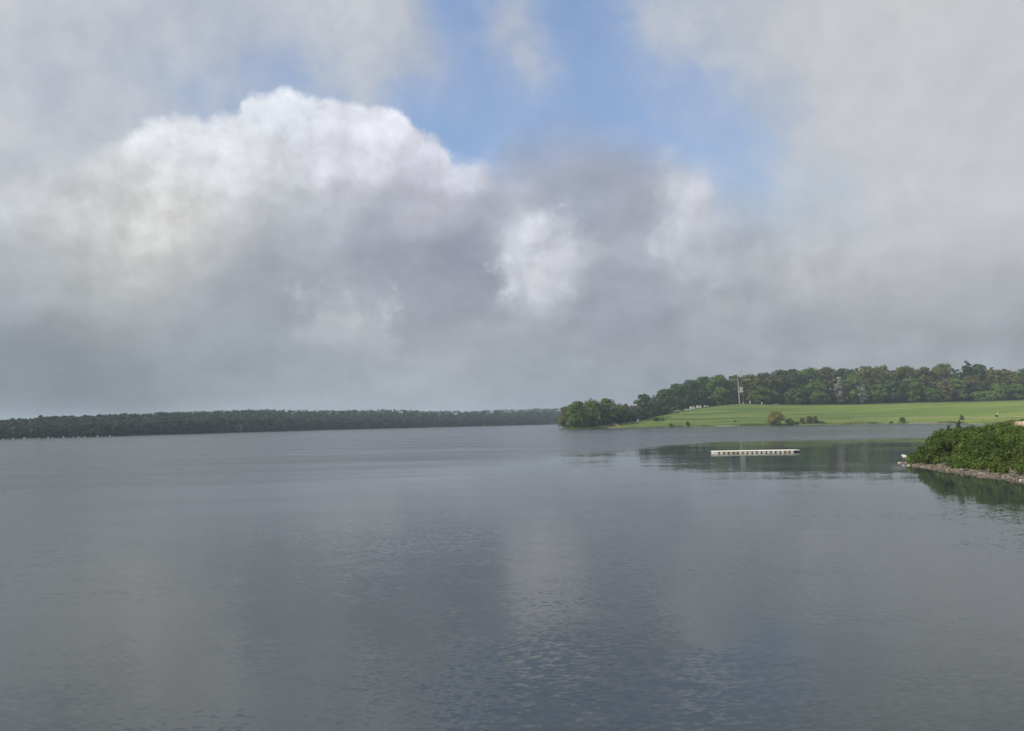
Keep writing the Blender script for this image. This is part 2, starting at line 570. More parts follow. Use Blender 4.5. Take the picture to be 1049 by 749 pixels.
# ------------------------------------------------------------------ lake water
wm, nt = material('lake_water')
pos = nt.node('ShaderNodeNewGeometry').outputs['Position']
X, Y, _ = nt.sep(pos)
wobb = nt.m('MULTIPLY', nt.m('SUBTRACT', nt.noise(nt.v('MULTIPLY', pos, (1, .6, 1)), .03, 4, .6), .5), 34.0)
edge = nt.m('MINIMUM', nt.m('MULTIPLY_ADD', X, 1.6, 92.0), 158.0)
fade = nt.smooth(X, -45.0, 25.0, 70.0, 14.0)       # the edge of the breeze is sharp at right, blurred at left
dist = nt.m('ADD', nt.m('SUBTRACT', Y, edge), wobb)
wind = nt.smooth(nt.m('DIVIDE', dist, fade), -.35, 1.0)      # breeze-ruffled open water beyond the sheltered calm
pat = nt.noise(nt.v('MULTIPLY', pos, (.5, 1, 1)), .11, 4, .6)
pat = nt.smooth(pat, .40, .62, .30, 1.0)
streak = nt.smooth(nt.noise(nt.v('MULTIPLY', pos, (.25, 1, 1)), .06, 5, .6), .35, .65, .55, 1.0)
wind = nt.m('MULTIPLY', wind, streak)
near = nt.smooth(Y, 24.0, 52.0, 1.0, .20)
half = (.5, .5, .5)
rot = nt.comb(nt.m('MULTIPLY_ADD', Y, .22, nt.m('MULTIPLY', X, .55)), nt.m('MULTIPLY_ADD', X, -.20, Y), 0.0)     # crests run slightly aslant
s0 = nt.v('SUBTRACT', nt.noise(rot, 11.0, 1, .5, col=True), half)
s1 = nt.v('SUBTRACT', nt.noise(rot, 4.8, 2, .5, col=True), half)
s2 = nt.v('SUBTRACT', nt.noise(nt.v('MULTIPLY', pos, (.55, 1, 1)), .9, 2, .5, col=True), half)
s3 = nt.v('SUBTRACT', nt.noise(nt.v('MULTIPLY', pos, (.35, 1, 1)), .22, 2, .5, col=True), half)
pn = nt.m('MULTIPLY', pat, near)
a0 = nt.m('MULTIPLY', pn, .27)
a1 = nt.m('ADD', nt.m('MULTIPLY', pn, .15), nt.m('MULTIPLY', wind, .12))
a2 = nt.m('ADD', nt.m('MULTIPLY', near, .05), nt.m('MULTIPLY', wind, .10))
slope = nt.v('ADD', nt.v('ADD', nt.v('SCALE', s0, a0), nt.v('SCALE', s1, a1)), nt.v('ADD', nt.v('SCALE', s2, a2), nt.v('SCALE', s3, .020)))
sx, sy, _ = nt.sep(slope)
nrm = nt.v('NORMALIZE', nt.comb(nt.m('MULTIPLY', sx, .7), sy, 1.0))
p = nt.node('ShaderNodeBsdfPrincipled')
p.inputs['Base Color'].default_value = (.033, .042, .047, 1)
lanes = nt.smooth(nt.noise(nt.v('MULTIPLY', rot, (.22, 1, 1)), .085, 4, .55), .44, .62)      # slicks and faint wind lanes
west = nt.smooth(X, 18.0, -25.0)
rgh = nt.m('MULTIPLY_ADD', wind, nt.smooth(X, -20.0, 30.0, .13, .25), .035)
rgh = nt.m('MULTIPLY_ADD', west, nt.m('MULTIPLY_ADD', lanes, .07, .06), rgh)
nt.put(p.inputs['Roughness'], rgh)
p.inputs['IOR'].default_value = 1.333
nt.t.links.new(nrm, p.inputs['Normal'])
finish(nt, p.outputs[0])
lake = np_mesh('lake', [(-700, -60, 0), (520, -60, 0), (520, 1400, 0), (-700, 1400, 0)], [(0, 1, 2, 3)], wm)
tag(lake, 'calm grey lake reflecting the cloudy sky', kind='structure')

# ------------------------------------------------------------------ haze
hm, nt = material('haze')
pv = nt.node('ShaderNodeVolumePrincipled')
pv.inputs['Color'].default_value = (.72, .86, 1.0, 1)
pv.inputs['Density'].default_value = .00023
pv.inputs['Anisotropy'].default_value = .2
finish(nt, None, pv.outputs[0])
mb = MB(); mb.box((0, 0, 24), (6100, 6100, 60))
haze = mb.build('haze', hm)
tag(haze, 'thin pale haze over the lake', kind='stuff')

# ------------------------------------------------------------------ vegetation builders
BARK = simple('bark', (.10, .085, .065), .9, .4, 2.0)
LEAF = {
    'mid': foliage_mat('leaf_mid_green', (.040, .084, .014), (.140, .210, .034)),
    'dark': foliage_mat('leaf_dark_green', (.030, .062, .015), (.086, .140, .030)),
    'bright': foliage_mat('leaf_bright_green', (0.067, 0.121, 0.019), (0.146, 0.213, 0.037)),
    'olive': foliage_mat('leaf_olive', (.080, .090, .020), (.190, .195, .045)),
    'brown': foliage_mat('leaf_brown_bud', (.080, .086, .022), (.180, .182, .050)),
    'purple': foliage_mat('leaf_purple_brown', (.062, .064, .024), (.135, .132, .050)),
    'grey': foliage_mat('leaf_grey_green', (.060, .068, .046), (.120, .130, .085)),
    'blossom': foliage_mat('leaf_blossom', (.10, .12, .07), (.34, .34, .29)),
    'spruce': foliage_mat('needle_spruce', (.012, .022, .012), (.030, .045, .024), transl=.1),
    'willow': foliage_mat('leaf_willow', (.15, .16, .036), (.33, .31, .085)),
    'far': foliage_mat('leaf_far_wood_hazed', (.032, .054, .046), (.054, .084, .066), (.040, .056, .042)),  # bluish haze of distance mixed into the leaf colour
    'bramble': foliage_mat('leaf_bramble', (.018, .042, .007), (.140, .200, .030), (.070, .100, .018)),
    'dry': foliage_mat('dry_grass', (.16, .10, .04), (.34, .25, .12)),
}


def leaves(pts, nrm, size, g, aspect=1.0):
    """one small four-sided leaf card per point, turned roughly along nrm"""
    n = len(pts)
    nrm = nrm + g.normal(0, .55, (n, 3))
    nrm /= np.linalg.norm(nrm, axis=1, keepdims=True) + 1e-9
    a = np.cross(nrm, g.normal(0, 1, (n, 3)))
    a /= np.linalg.norm(a, axis=1, keepdims=True) + 1e-9
    b = np.cross(nrm, a)
    s = (size * g.uniform(.6, 1.35, n))[:, None]
    a, b = a * s * aspect, b * s
    fold = nrm * s * g.uniform(-.25, .25, n)[:, None]
    v = np.stack([pts - a, pts - b * .7 + fold, pts + a, pts + b * .7 + fold], 1).reshape(-1, 3)
    return v, np.arange(4 * n).reshape(-1, 4)


def crown_points(g, h, w, base, nleaf, flat=1.0, lumps=34, shape='dome'):
    """leaf positions on the shells of many clumps spread through a crown"""
    cz, hz = (base + h) / 2, (h - base) / 2
    C, Rr = [], []
    while len(C) < lumps:
        an = g.uniform(0, 6.283)
        t = (len(C) + g.uniform(0, 1)) / lumps
        if shape == 'dome':
            prof = min(1.0, (t / .12 + .25)) * (1 if t < .45 else math.sqrt(max(0, 1 - ((t - .45) / .56) ** 2)))
            r_ = w * g.uniform(.26, .40) * (.75 if t > .85 else 1)
            d_ = max(0, w * prof - r_ * .8) * math.sqrt(g.uniform(.12, 1))
            zc = base + t * (h - base)
            zc = min(zc, h - r_ * .75 * g.uniform(.8, 1.25))
        else:
            r_ = max(.35, w * (1 - t) ** .5 * g.uniform(.30, .5))
            d_ = w * (1 - t) ** .5 * g.uniform(.3, .85)
            zc = base + t * (h - base) - r_ * .3
        C.append(np.array([math.cos(an) * d_, math.sin(an) * d_, zc])); Rr.append(r_)
    C = np.array(C); Rr = np.array(Rr)
    ex = 2 if shape == 'dome' else 1.3
    pr = Rr ** ex / np.sum(Rr ** ex)
    k = g.choice(len(C), nleaf, p=pr)
    q = g.normal(0, 1, (nleaf, 3)); q /= np.linalg.norm(q, axis=1, keepdims=True)
    q[:, 2] = np.where(q[:, 2] < -.35, -q[:, 2], q[:, 2])
    r_ = Rr[k] * g.uniform(.55, 1.08, nleaf)
    pts = C[k] + q * r_[:, None] * np.array([1, 1, .8 * flat])
    pts[:, 2] = np.clip(pts[:, 2], base * .3, h * 1.02)
    clump_tone = g.uniform(0, 1, len(C))
    tone = np.clip(.55 * clump_tone[k] + .45 * g.uniform(0, 1, nleaf), 0, 1)
    return pts, q, tone, C


def limbs(mb, h, w, base, C, g, r0, n=7):
    lean = g.normal(0, .03, 2) * h
    top = Vector((lean[0], lean[1], base + (h - base) * .55))
    mb.tube([(0, 0, -.4), (lean[0] * .2, lean[1] * .2, base * .6 + .2), tuple(top * .75 + Vector((0, 0, .0))), tuple(top)],
            [r0 * 1.35, r0, r0 * .7, r0 * .3], 8)
    for i in g.choice(len(C), min(n, len(C)), replace=False):
        c = Vector(C[i])
        s = Vector((lean[0] * .5, lean[1] * .5, base + (c.z - base) * .25))
        mid = s.lerp(c, .55) + Vector((0, 0, .06 * h))
        mb.tube([s, mid, c], [r0 * .45, r0 * .25, r0 * .06], 5)


def twigs(mb, p, d, L, r, depth, g, tips):
    q = p + d * L
    mid = p.lerp(q, .5) + Vector(g.normal(0, .06 * L, 3))
    mb.tube([p, mid, q], [r, r * .75, r * .5], 5 if depth > 1 else 3, cap=False)
    if depth == 0:
        tips.append(q); return
    for _ in range(3 if depth > 1 else 4):
        nd = (d + Vector(g.normal(0, .45, 3)) + Vector((0, 0, .12))).normalized()
        twigs(mb, p.lerp(q, float(g.uniform(.55, 1))), nd, L * float(g.uniform(.55, .8)), r * .55, depth - 1, g, tips)


def make_tree(loc, h, w, leaf, label, group, seed, base=.07, nleaf=1700, leaf_size=.55, shape='dome', bare=False, name='broadleaf_tree', cat='tree', crown_name='crown', lumps=34):
    g = np.random.default_rng(seed)
    root = empty(name, loc)
    tag(root, label, cat, group)
    mb = MB()
    b = base * h
    if bare:
        tips = []
        mb.tube([(0, 0, -.4), (0, 0, h * .3)], [h * .022, h * .016], 7)
        for _ in range(5):
            a = g.uniform(0, 6.28)
            d = Vector((math.cos(a) * .4 * w / h * 2, math.sin(a) * .4 * w / h * 2, 1)).normalized()
            twigs(mb, Vector((0, 0, h * float(g.uniform(.22, .3)))), d, h * .30, h * .010, 3, g, tips)
        tips = np.array([tuple(t) for t in tips])
        k = g.choice(len(tips), nleaf // 3)
        pts = tips[k] + g.normal(0, .03 * h, (len(k), 3))
        pts *= np.array([1, 1, min(1.0, h / max(1e-3, pts[:, 2].max()))])
        nr = g.normal(0, 1, (len(k), 3))
        tone = g.uniform(0, 1, len(k))
        size = leaf_size * .55
    else:
        pts, nr, tone, C = crown_points(g, h, w, b, nleaf, lumps=lumps, shape=shape)
        limbs(mb, h, w, b, C, g, max(.05, .018 * h))
        size = leaf_size
    mb.build('trunk', BARK, root)
    v, f = leaves(pts, nr, size, g)
    np_mesh(crown_name, v, f, LEAF[leaf], root, attrs={'tone': np.repeat(tone, 4)})
    return root


def meadow_point(px, py):
    """walk along the sight line until it meets the ground"""
    d = ray(px, py)
    Ys = np.arange(300, 640, .5)
    t = Ys / d.y
    zs = EYE + d.z * t
    gs = ground_z(d.x * t, Ys)
    k = np.nonzero((gs >= zs) & (gs > .02))[0]
    i = k[0] if len(k) else len(Ys) - 1
    return Vector((d.x * t[i], Ys[i], gs[i]))


# ------------------------------------------------------------------ the right-hand wood: trees in front, one by one
WOODG = 'trees along the front of the hill wood'
POINTG = 'trees on the wooded point'
seed = 100
# px, top y, depth, half width px, leaf, options, label
T = [
    (580, 417, 433, 8, 'olive', {'base': .04}, 'low olive bushy tree at the water tip of the wooded point'),
    (591, 411.5, 437, 11, 'mid', {'base': .04}, 'rounded mid green tree beside the low olive one on the point'),
    (606, 407, 446, 9, 'brown', {'bare': True}, 'bare twiggy tree rising behind the rounded green trees of the point'),
    (608, 412, 441, 9, 'mid', {'base': .05}, 'green tree on the point standing in front of the bare twiggy one'),
    (621, 408.5, 449, 11, 'mid', {'base': .05}, 'tallest full green tree of the point behind the pale slender post'),
    (633, 412, 456, 7, 'brown', {'bare': True}, 'brownish half bare tree at the inland end of the point'),
    (634, 417, 455, 8, 'dark', {'base': .05}, 'low dark green tree below the brownish half bare one'),
    (641, 414, 464, 5, 'dark', {'base': .05, 'shape': 'cone'}, 'narrow dark pointed tree in the dip between point and hill'),
    (649, 416, 472, 8, 'grey', {'base': .06}, 'low grey green tree in the dip left of the dark dense tree'),
    (659, 404, 486, 9, 'dark', {'base': .06}, 'dense dark tree standing apart at the foot of the hill wood'),
    (668, 404, 505, 7, 'grey', {'bare': True}, 'pale bare twiggy tree showing sky beside the dense dark tree'),
    (670, 412, 500, 8, 'dark', {'base': .06}, 'short dark tree under the pale bare twiggy one'),
    (681, 399, 530, 10, 'dark', {}, 'dark tree at the lower left end of the hill wood'),
    (694, 393, 560, 11, 'dark', {}, 'dark round tree directly above the hoop shelter'),
    (708, 389, 585, 12, 'dark', {}, 'tall dark tree directly above the white caravan'),
    (722, 386, 605, 12, 'dark', {}, 'dark green tree above the grey trailer left of the pole'),
    (737, 384, 607, 12, 'mid', {}, 'mid green tree just left of the pole under its left arm'),
    (752, 385, 608, 11, 'dark', {}, 'dark tree straight behind the tall twin pole'),
    (767, 384, 606, 12, 'olive', {}, 'olive tree just right of the pole under its right arm'),
    (783, 382, 607, 12, 'purple', {}, 'purplish brown tree right of the olive tree by the pole'),
    (798, 379, 612, 12, 'purple', {}, 'taller purplish brown tree above the yellow green willow'),
    (779, 396, 600, 10, 'mid', {'base': .06}, 'lower mid green tree in front of the purplish brown pair'),
    (812, 378, 612, 12, 'dark', {}, 'dark domed tree above the reddish brown shore shrub'),
    (829, 377, 612, 13, 'mid', {}, 'broad mid green tree right of the dark dome on the skyline'),
    (836, 392, 600, 12, 'mid', {'base': .06}, 'lower full green tree in front of the broad skyline tree'),
    (815, 398, 599, 10, 'dark', {'base': .06}, 'lower dark green tree in front of the dark dome'),
    (847, 376, 614, 12, 'purple', {}, 'brown budding tree left of the pale blossom tree'),
    (860, 389, 599, 6, 'blossom', {'base': .1}, 'slim pale blossom tree left of the light green one'),
    (864, 377, 616, 11, 'dark', {}, 'dark tree rising behind the slim pale blossom tree'),
    (873, 384.5, 601, 10, 'bright', {'base': .06}, 'tall light green tree between the two pale blossom trees'),
    (882, 394, 597, 6, 'blossom', {'base': .08}, 'wider low white blossom tree right of the light green one'),
    (887, 375, 616, 12, 'olive', {}, 'tall olive tree on the skyline behind the wide white blossom tree'),
    (903, 374.5, 616, 12, 'olive', {}, 'olive domed skyline tree above the round shore bush'),
    (898, 394, 599, 9, 'mid', {'base': .06}, 'lower green tree right of the wide white blossom tree'),
    (913, 390, 600, 9, 'dark', {'base': .06}, 'dark green tree below the olive skyline dome'),
    (927, 375, 616, 12, 'brown', {}, 'reddish brown skyline tree in the middle of the right hand wood'),
    (932, 388, 600, 10, 'mid', {'base': .06}, 'bluish green tree standing in front of the reddish brown one'),
    (945, 376, 616, 11, 'brown', {}, 'second reddish brown skyline tree left of the yellow green dome'),
    (951, 398, 598, 9, 'mid', {'base': .05}, 'short green tree at the meadow edge below the yellow green dome'),
    (966, 372.5, 616, 12, 'olive', {}, 'yellow green dome on the skyline left of the dark spruce'),
    (968, 390, 600, 9, 'brown', {'base': .06}, 'brown budding tree below the yellow green dome'),
    (981, 388, 600, 8, 'bright', {'base': .06}, 'narrow bright green tree below the dark spruce'),
    (1001, 373, 620, 10, 'dark', {}, 'dark round tree touching the spruce on its right'),
    (996, 385, 602, 10, 'brown', {'base': .08}, 'pinkish brown tree in front of the dark round one by the spruce'),
    (1009, 401, 592, 11, 'bright', {'base': .03}, 'small bright light green tree in front of the wood'),
    (1018, 379, 614, 11, 'olive', {}, 'olive tree above the small bright light green one'),
    (1024, 393, 600, 9, 'mid', {'base': .06}, 'mid green tree right of the small bright one'),
    (1033, 380, 614, 11, 'olive', {}, 'olive skyline tree next to the right end of the wood'),
    (1040, 394, 600, 10, 'bright', {'base': .06}, 'fresh green tree at the right end of the wood'),
    (1048, 378, 614, 11, 'dark', {}, 'dark crowned skyline tree at the very right end of the wood'),
    (1062, 384, 606, 14, 'mid', {}, None),
]
for px, ty, Yd, hw, leaf, opt, label in T:
    seed += 1
    if label is None: continue
    if px < 690: Yd = meadow_point(px, np.interp(px, [580, 592, 607, 620, 634, 650, 659, 668, 681, 690], [438.6, 438.2, 436.6, 435, 433.2, 430.8, 429.4, 427.4, 424.2, 422.4])).y + (6 if opt.get('bare') else 0)
    elif px < 735: Yd += 24
    hw = hw * (1.28 if px < 640 else 1.22)
    pt = at(px, ty, Yd)
    zb = gz(pt.x, Yd)
    h = pt.z - zb
    make_tree((pt.x, Yd, zb), h, hw * Yd / F, leaf, label, POINTG if px < 660 else WOODG, seed,
              leaf_size=.66 if px > 660 else .52, nleaf=3400, lumps=44, **opt)
sp = at(990, 369.3, 606)
zb = gz(sp.x, 606)
root = make_tree((sp.x, 606, zb), sp.z - zb, 11 * 606 / F, 'spruce', 'dark pointed spruce standing above the broadleaf canopy', None, 77,
                 base=.15, shape='cone', name='spruce_tree', lumps=110, leaf_size=.5, nleaf=5200)


def wood_mass(name, places, leaf, label, nleaf, size, seed):
    """a far wood: many whole trees, trunk and crown, that read as one mass"""
    g = np.random.default_rng(seed)
    V, Fq, T_, TV, TF = [], [], [], [], []
    nv = 0
    mbt = MB()
    for x, y, z, h, w in places:
        pts, nr, tone, C = crown_points(g, h, w, h * .1, nleaf, lumps=12)
        tone = np.clip(tone * .7 + g.uniform(-.1, .4), 0, 1)
        v, f = leaves(pts + np.array([x, y, z]), nr, size, g)
        V.append(v); Fq.append(f + nv); T_.append(np.repeat(tone, 4)); nv += len(v)
        tv = np.array([(math.cos(a) * .2 * s + x, math.sin(a) * .2 * s + y, zz + z) for s, zz in ((1.4, -.4), (.5, h * .7)) for a in np.arange(5) * 1.2566])
        V.append(tv)
        Fq.append(np.array([(i, (i + 1) % 5, 5 + (i + 1) % 5, 5 + i) for i in range(5)]) + nv)
        T_.append(np.zeros(10)); nv += 10
    o = np_mesh(name, np.concatenate(V), np.concatenate(Fq), LEAF[leaf], attrs={'tone': np.concatenate(T_)})
    return tag(o, label, kind='stuff')


# depth of the wood behind its front trees
g = np.random.default_rng(5)
pl = []
for px in np.arange(684, 1120, 6.5):
    for row in range(3):
        Yd = np.interp(px, [684, 730, 1120], [590, 640, 632]) + row * 14 + g.uniform(-5, 5)
        q = at(px + g.uniform(-4, 4), np.interp(px, [684, 720, 750, 800, 850, 900, 1000, 1049, 1120], [399, 388, 385.5, 380.5, 377.5, 376, 375.5, 379.5, 382]) + g.uniform(-1.0, 3.5) + 2 * row, Yd)
        z = gz(q.x, Yd)
        pl.append((q.x, Yd, z, q.z - z, g.uniform(5.5, 8)))
# low growth along the foot of the wood
for px in np.repeat(np.arange(672, 1120, 3.6), 2):
    Yd = np.interp(px, [672, 690, 730, 1120], [535, 590, 618, 602]) + g.uniform(0, 9)
    q = at(px, 405, Yd); z = gz(q.x, Yd)
    pl.append((q.x, Yd, z, g.uniform(3, 8), g.uniform(2.2, 4)))
# thicket that closes the wooded point below and behind its trees
for px in np.repeat(np.arange(583, 676, 2.2), 3):
    pb = meadow_point(px, np.interp(px, [580, 592, 607, 620, 634, 650, 659, 668, 681, 690], [438.6, 438.2, 436.6, 435, 433.2, 430.8, 429.4, 427.4, 424.2, 422.4]))
    Yd = pb.y + g.uniform(2, 16)
    q = at(px + g.uniform(-1.5, 1.5), 420, Yd)
    if lake_distance(np.array([q.x]), np.array([Yd]))[0] < 1.5: continue
    pl.append((q.x, Yd, gz(q.x, Yd), g.uniform(3.5, 8.5), g.uniform(1.6, 3)))
wood_mass('woodland', pl, 'dark', 'dense undergrowth and interior of the wood on the hill and point', 420, .75, 11)  # dark leaf colour also stands for shade between and under the crowns

# far wood along the left shore
pl = []
tops = [(-160, 434), (-60, 431.5), (0, 430.5), (30, 429), (60, 426.5), (100, 425.5), (150, 423.5), (200, 421.5), (250, 419.8), (280, 419.2), (310, 421), (350, 420.2),
        (400, 419.5), (425, 420.5), (470, 421), (520, 419.3), (570, 418.5), (640, 419)]
px_d = [(-160, 350), (0, 395), (100, 432), (200, 511), (300, 627), (400, 752), (500, 898), (570, 1022), (640, 1080)]
for px in np.arange(-150, 640, 3.4):
    for row in range(4):
        Yd = np.interp(px, *zip(*px_d)) * (1 + .035 * row) + 10 + g.uniform(-2, 5)
        ty = np.interp(px, *zip(*tops)) + 7.5 - 2.5 * row + g.uniform(-.5, .9) + (g.uniform(-1.2, 0) if g.random() < .10 and row == 3 else 0)
        q = at(px + g.uniform(-2, 2), ty, Yd)
        if lake_distance(np.array([q.x]), np.array([Yd]))[0] < 2: continue
        z = gz(q.x, Yd)
        h = max(4.0, q.z - z)
        pl.append((q.x, Yd, z, h, h * g.uniform(.5, .75)))
    for s in (0, 1):
        Yd = np.interp(px, *zip(*px_d)) + 4 + g.uniform(0, 6)
        q = at(px + g.uniform(-2, 2), 430, Yd)
        if lake_distance(np.array([q.x]), np.array([Yd]))[0] < 1: continue
        pl.append((q.x, Yd, gz(q.x, Yd), g.uniform(3, 6), g.uniform(2, 3.5)))
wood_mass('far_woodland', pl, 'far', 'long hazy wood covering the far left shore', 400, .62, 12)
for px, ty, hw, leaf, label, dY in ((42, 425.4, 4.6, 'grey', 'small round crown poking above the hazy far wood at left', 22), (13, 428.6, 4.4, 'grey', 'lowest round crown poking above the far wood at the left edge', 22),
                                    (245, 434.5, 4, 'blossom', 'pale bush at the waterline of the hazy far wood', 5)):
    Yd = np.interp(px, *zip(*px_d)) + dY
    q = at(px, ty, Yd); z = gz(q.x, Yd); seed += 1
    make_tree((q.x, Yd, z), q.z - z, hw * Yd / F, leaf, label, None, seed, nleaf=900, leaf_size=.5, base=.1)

# ------------------------------------------------------------------ shore shrubs on the meadow
SH = [  # px, base y, top y, half width px, leaf, label, name
    (795, 437.2, 421.5, 11, 'willow', 'large yellow green willow bush at the far water edge', 'willow_bush', 4500, .30),
    (809, 436, 429, 5, 'olive', 'low olive shrub leaning off the large willow bush', 'shrub', 900, .28),
    (816, 434.8, 432, 4, 'dark', 'flat dark shrub right of the willow bush at the water', 'shrub', 700, .25),
    (822, 434.3, 428, 3.5, 'olive', 'small upright olive shrub left of the reddish brown one', 'shrub', 800, .25),
    (830, 434, 426.5, 5.5, 'purple', 'reddish brown shrub at the far water edge', 'shrub', 1300, .25),
    (836, 433.8, 426, 2.5, 'dark', 'thin dark spike of a shrub beside the reddish brown one', 'shrub', 600, .22),
    (841, 433.6, 431.5, 5, 'dark', 'flat trailing shrub at the right of the thin dark spike', 'shrub', 600, .22),
    (687.5, 437.5, 434, 3, 'olive', 'small olive shrub at the waterline left of the round dark one', 'shrub', 700, .25),
    (704.5, 437.3, 432.3, 2.8, 'dark', 'small round dark shrub at the waterline below the caravans', 'shrub', 800, .25),
    (925, 433.4, 427.5, 3.6, 'mid', 'round green bush alone at the right of the far shore', 'shrub', 900, .25),
    (913, 433.6, 431.6, 1.6, 'dark', 'tiny dark tuft left of the round green bush', 'shrub', 300, .2),
    (672.5, 431.5, 428, 4.8, 'dark', 'low dark arched shrub on the slope right of the white boards', 'shrub', 900, .25),
    (679, 431, 429, 2.5, 'dark', 'flat dark patch of scrub beside the arched shrub', 'shrub', 400, .2),
    (753, 432.2, 430.8, 1.5, 'dark', 'tiny dark scrub tuft on the meadow left of the willow bush', 'shrub', 300, .18),
    (985, 430.5, 425, 2.4, 'mid', 'small round bush on the meadow above the bramble mound', 'shrub', 600, .22),
    (1021, 427.5, 425, 1.6, 'dark', 'tiny dark bush on the meadow next to a white marker', 'shrub', 300, .18),
]


for px, by, ty, hw, leaf, label, nm, nl, ls in SH:
    seed += 1
    b = meadow_point(px, by)
    h = (by - ty) * b.y / F
    make_tree(b, h, hw * b.y / F, leaf, label, 'shrubs along the far shore and meadow', seed, base=.05, nleaf=nl, leaf_size=ls, name=nm, cat='bush', crown_name='foliage', lumps=40)

# ------------------------------------------------------------------ twin pole
WOODM = simple('weathered_wood', (.36, .33, .28), .85, .2, 2.0)
DARKM = simple('dark_metal', (.06, .06, .065), .6, .2)
PALEG = simple('pale_green_metal', (.34, .40, .36), .5, .1)
WHITE = simple('white_paint', (.78, .78, .76), .5, .06)
b = at(759, 415.5, 590)
zb = gz(b.x, 590)
k = 590 / F
pole = empty('electricity_pole', (b.x, 590, zb))
tag(pole, 'tall twin wooden electricity pole with a long crossarm and pale box', 'electricity pole')
H = at(758, 379.5, 590).z - zb
Hc = at(758, 389, 590).z - zb
for s, top in ((-1.2, H), (1.3, H - .4)):
    mb = MB(); mb.tube([(s * .9 + (.2 if s < 0 else 1.1), 0, -1), (s - .6, 0, top)], [.36 if s < 0 else .16, .24 if s < 0 else .13], 10); mb.build('pole', WOODM if s < 0 else BARK, pole)
mb = MB(); mb.box((-.5, .45, Hc), (24.5 * k, .3, .40)); mb.build('crossarm', WOODM, pole)
mb = MB(); mb.box((-.2, -.5, Hc + .8), (3.4, .5, 1.6), .1); mb.build('bracket', DARKM, pole)
mb = MB(); mb.box((.5, -.75, (at(758, 399.5, 590).z - zb)), (2.1, 1.3, 4.2), .15); mb.build('transformer_box', PALEG, pole)
for x in (-8.6, -4.6, 4.2, 7.8):
    mb = MB(); mb.lathe((x, .45, Hc + .27), [(.05, 0), (.22, .1), (.12, .25), (.22, .4), (.12, .55), (.18, .7), (.02, .8)], 8); mb.build('insulator', DARKM, pole)
for i, (px, hh, lab) in enumerate(((761.5, 1.0, 'short pale post at the foot of the twin pole'), (768.5, 1.9, 'tallest pale fence post right of the twin pole'), (780.5, 1.5, 'pale fence post farthest right of the twin pole'))):
    q = at(px, 415, 592)
    r_ = empty('fence_post', (q.x, 592, gz(q.x, 592))); tag(r_, lab, 'post', 'pale posts along the top of the meadow')
    mb = MB(); mb.tube([(0, 0, -.3), (0, 0, hh)], [.28, .25], 8); mb.build('shaft', WHITE, r_)
    mb = MB(); mb.lathe((0, 0, hh), [(.27, 0), (.29, .08), (.02, .2)], 8); mb.build('cap', WOODM, r_)
q = meadow_point(623.2, 432.3)
pp = empty('post', q); tag(pp, 'pale slender post before the trees of the point', 'post')
mb = MB(); mb.tube([(0, 0, -.3), (0, 0, 3.6)], [.2, .16], 8); mb.build('shaft', WHITE, pp)
mb = MB(); mb.lathe((0, 0, 3.6), [(.2, 0), (.22, .08), (.02, .2)], 8); mb.build('cap', WOODM, pp)

# ------------------------------------------------------------------ white boards, caravans, car, shelter on the slope
for px, by, w_, h_, lab in ((653.6, 432.8, 1.15, 1.5, 'larger white notice board on the slope of the point'), (651.0, 431.0, .8, .7, 'smaller white notice board behind the larger one')):
    q = meadow_point(px, by)
    r_ = empty('notice_board', q); tag(r_, lab, 'sign', 'white boards on the slope')
    mb = MB(); mb.box((0, -.05, .35 + h_ / 2), (w_, .07, h_), .015); mb.build('board', WHITE, r_)
    for s in (-1, 1):
        mb = MB(); mb.tube([(s * w_ * .4, .05, -.3), (s * w_ * .4, .05, .4 + h_)], [.05, .05], 6); mb.build('leg', WOODM, r_)

GLASS = simple('dark_glass', (.03, .035, .04), .15, .1, spec=.5)
RUBBER = simple('rubber', (.03, .03, .03), .9, .1)
BEIGE = simple('beige_panel', (.50, .46, .38), .6, .1)
GREYM = simple('grey_panel', (.36, .37, .38), .5, .1)


def wheels(root, xs, y, r=.33):
    for x in xs:
        for s in (-1, 1):
            w_ = empty('wheel', (x, s * y, r)); w_.parent = root
            mb = MB(); mb.tube([(0, -.1, 0), (0, .1, 0)], [r, r], 14); mb.build('tyre', RUBBER, w_)
            mb = MB(); mb.tube([(0, -.12, 0), (0, .12, 0)], [r * .5, r * .5], 10); mb.build('rim', GREYM, w_)


def extrude(prof, y0, y1):
    n = len(prof)
    vs = [(x, y0, z) for x, z in prof] + [(x, y1, z) for x, z in prof]
    fs = [tuple(range(n)), tuple(range(2 * n - 1, n - 1, -1))]
    fs += [(i, n + i, n + (i + 1) % n, (i + 1) % n) for i in range(n)]
    return vs, fs


OFFW = simple('off_white_panel', (.58, .58, .56), .5, .1)


def stand(px, Yd):
    x = at(px, 420, Yd).x
    return Vector((x, Yd, gz(x, Yd)))


def caravan(loc, L, mat, label, windows, rz=0.0, hgt=2.5):
    r_ = empty('caravan', loc, rz); tag(r_, label, 'caravan', 'caravans under the wood')
    a = L / 2
    mb = MB(); mb.add(*extrude([(-a, .5), (a, .5), (a + .15, 1.2), (a - .1, hgt - .15), (a - .35, hgt), (-a + .35, hgt), (-a + .05, hgt - .15), (-a - .1, 1.2)], -1.05, 1.05))
    mb.build('body', mat, r_)
    for x, w_ in windows:
        mb = MB(); mb.box((x, -1.065, hgt * .66), (w_, .05, hgt * .26), .01); mb.build('window', GLASS, r_)
    mb = MB(); mb.box((a * .72, -1.065, hgt * .5 + .02), (.6, .04, hgt * .62), .01); mb.build('door', GREYM, r_)
    wheels(r_, (0.1,), .95)
    mb = MB(); mb.tube([(a, 0, .5), (a + 1.0, 0, .48)], [.05, .04], 6); mb.build('hitch', DARKM, r_)
    return r_


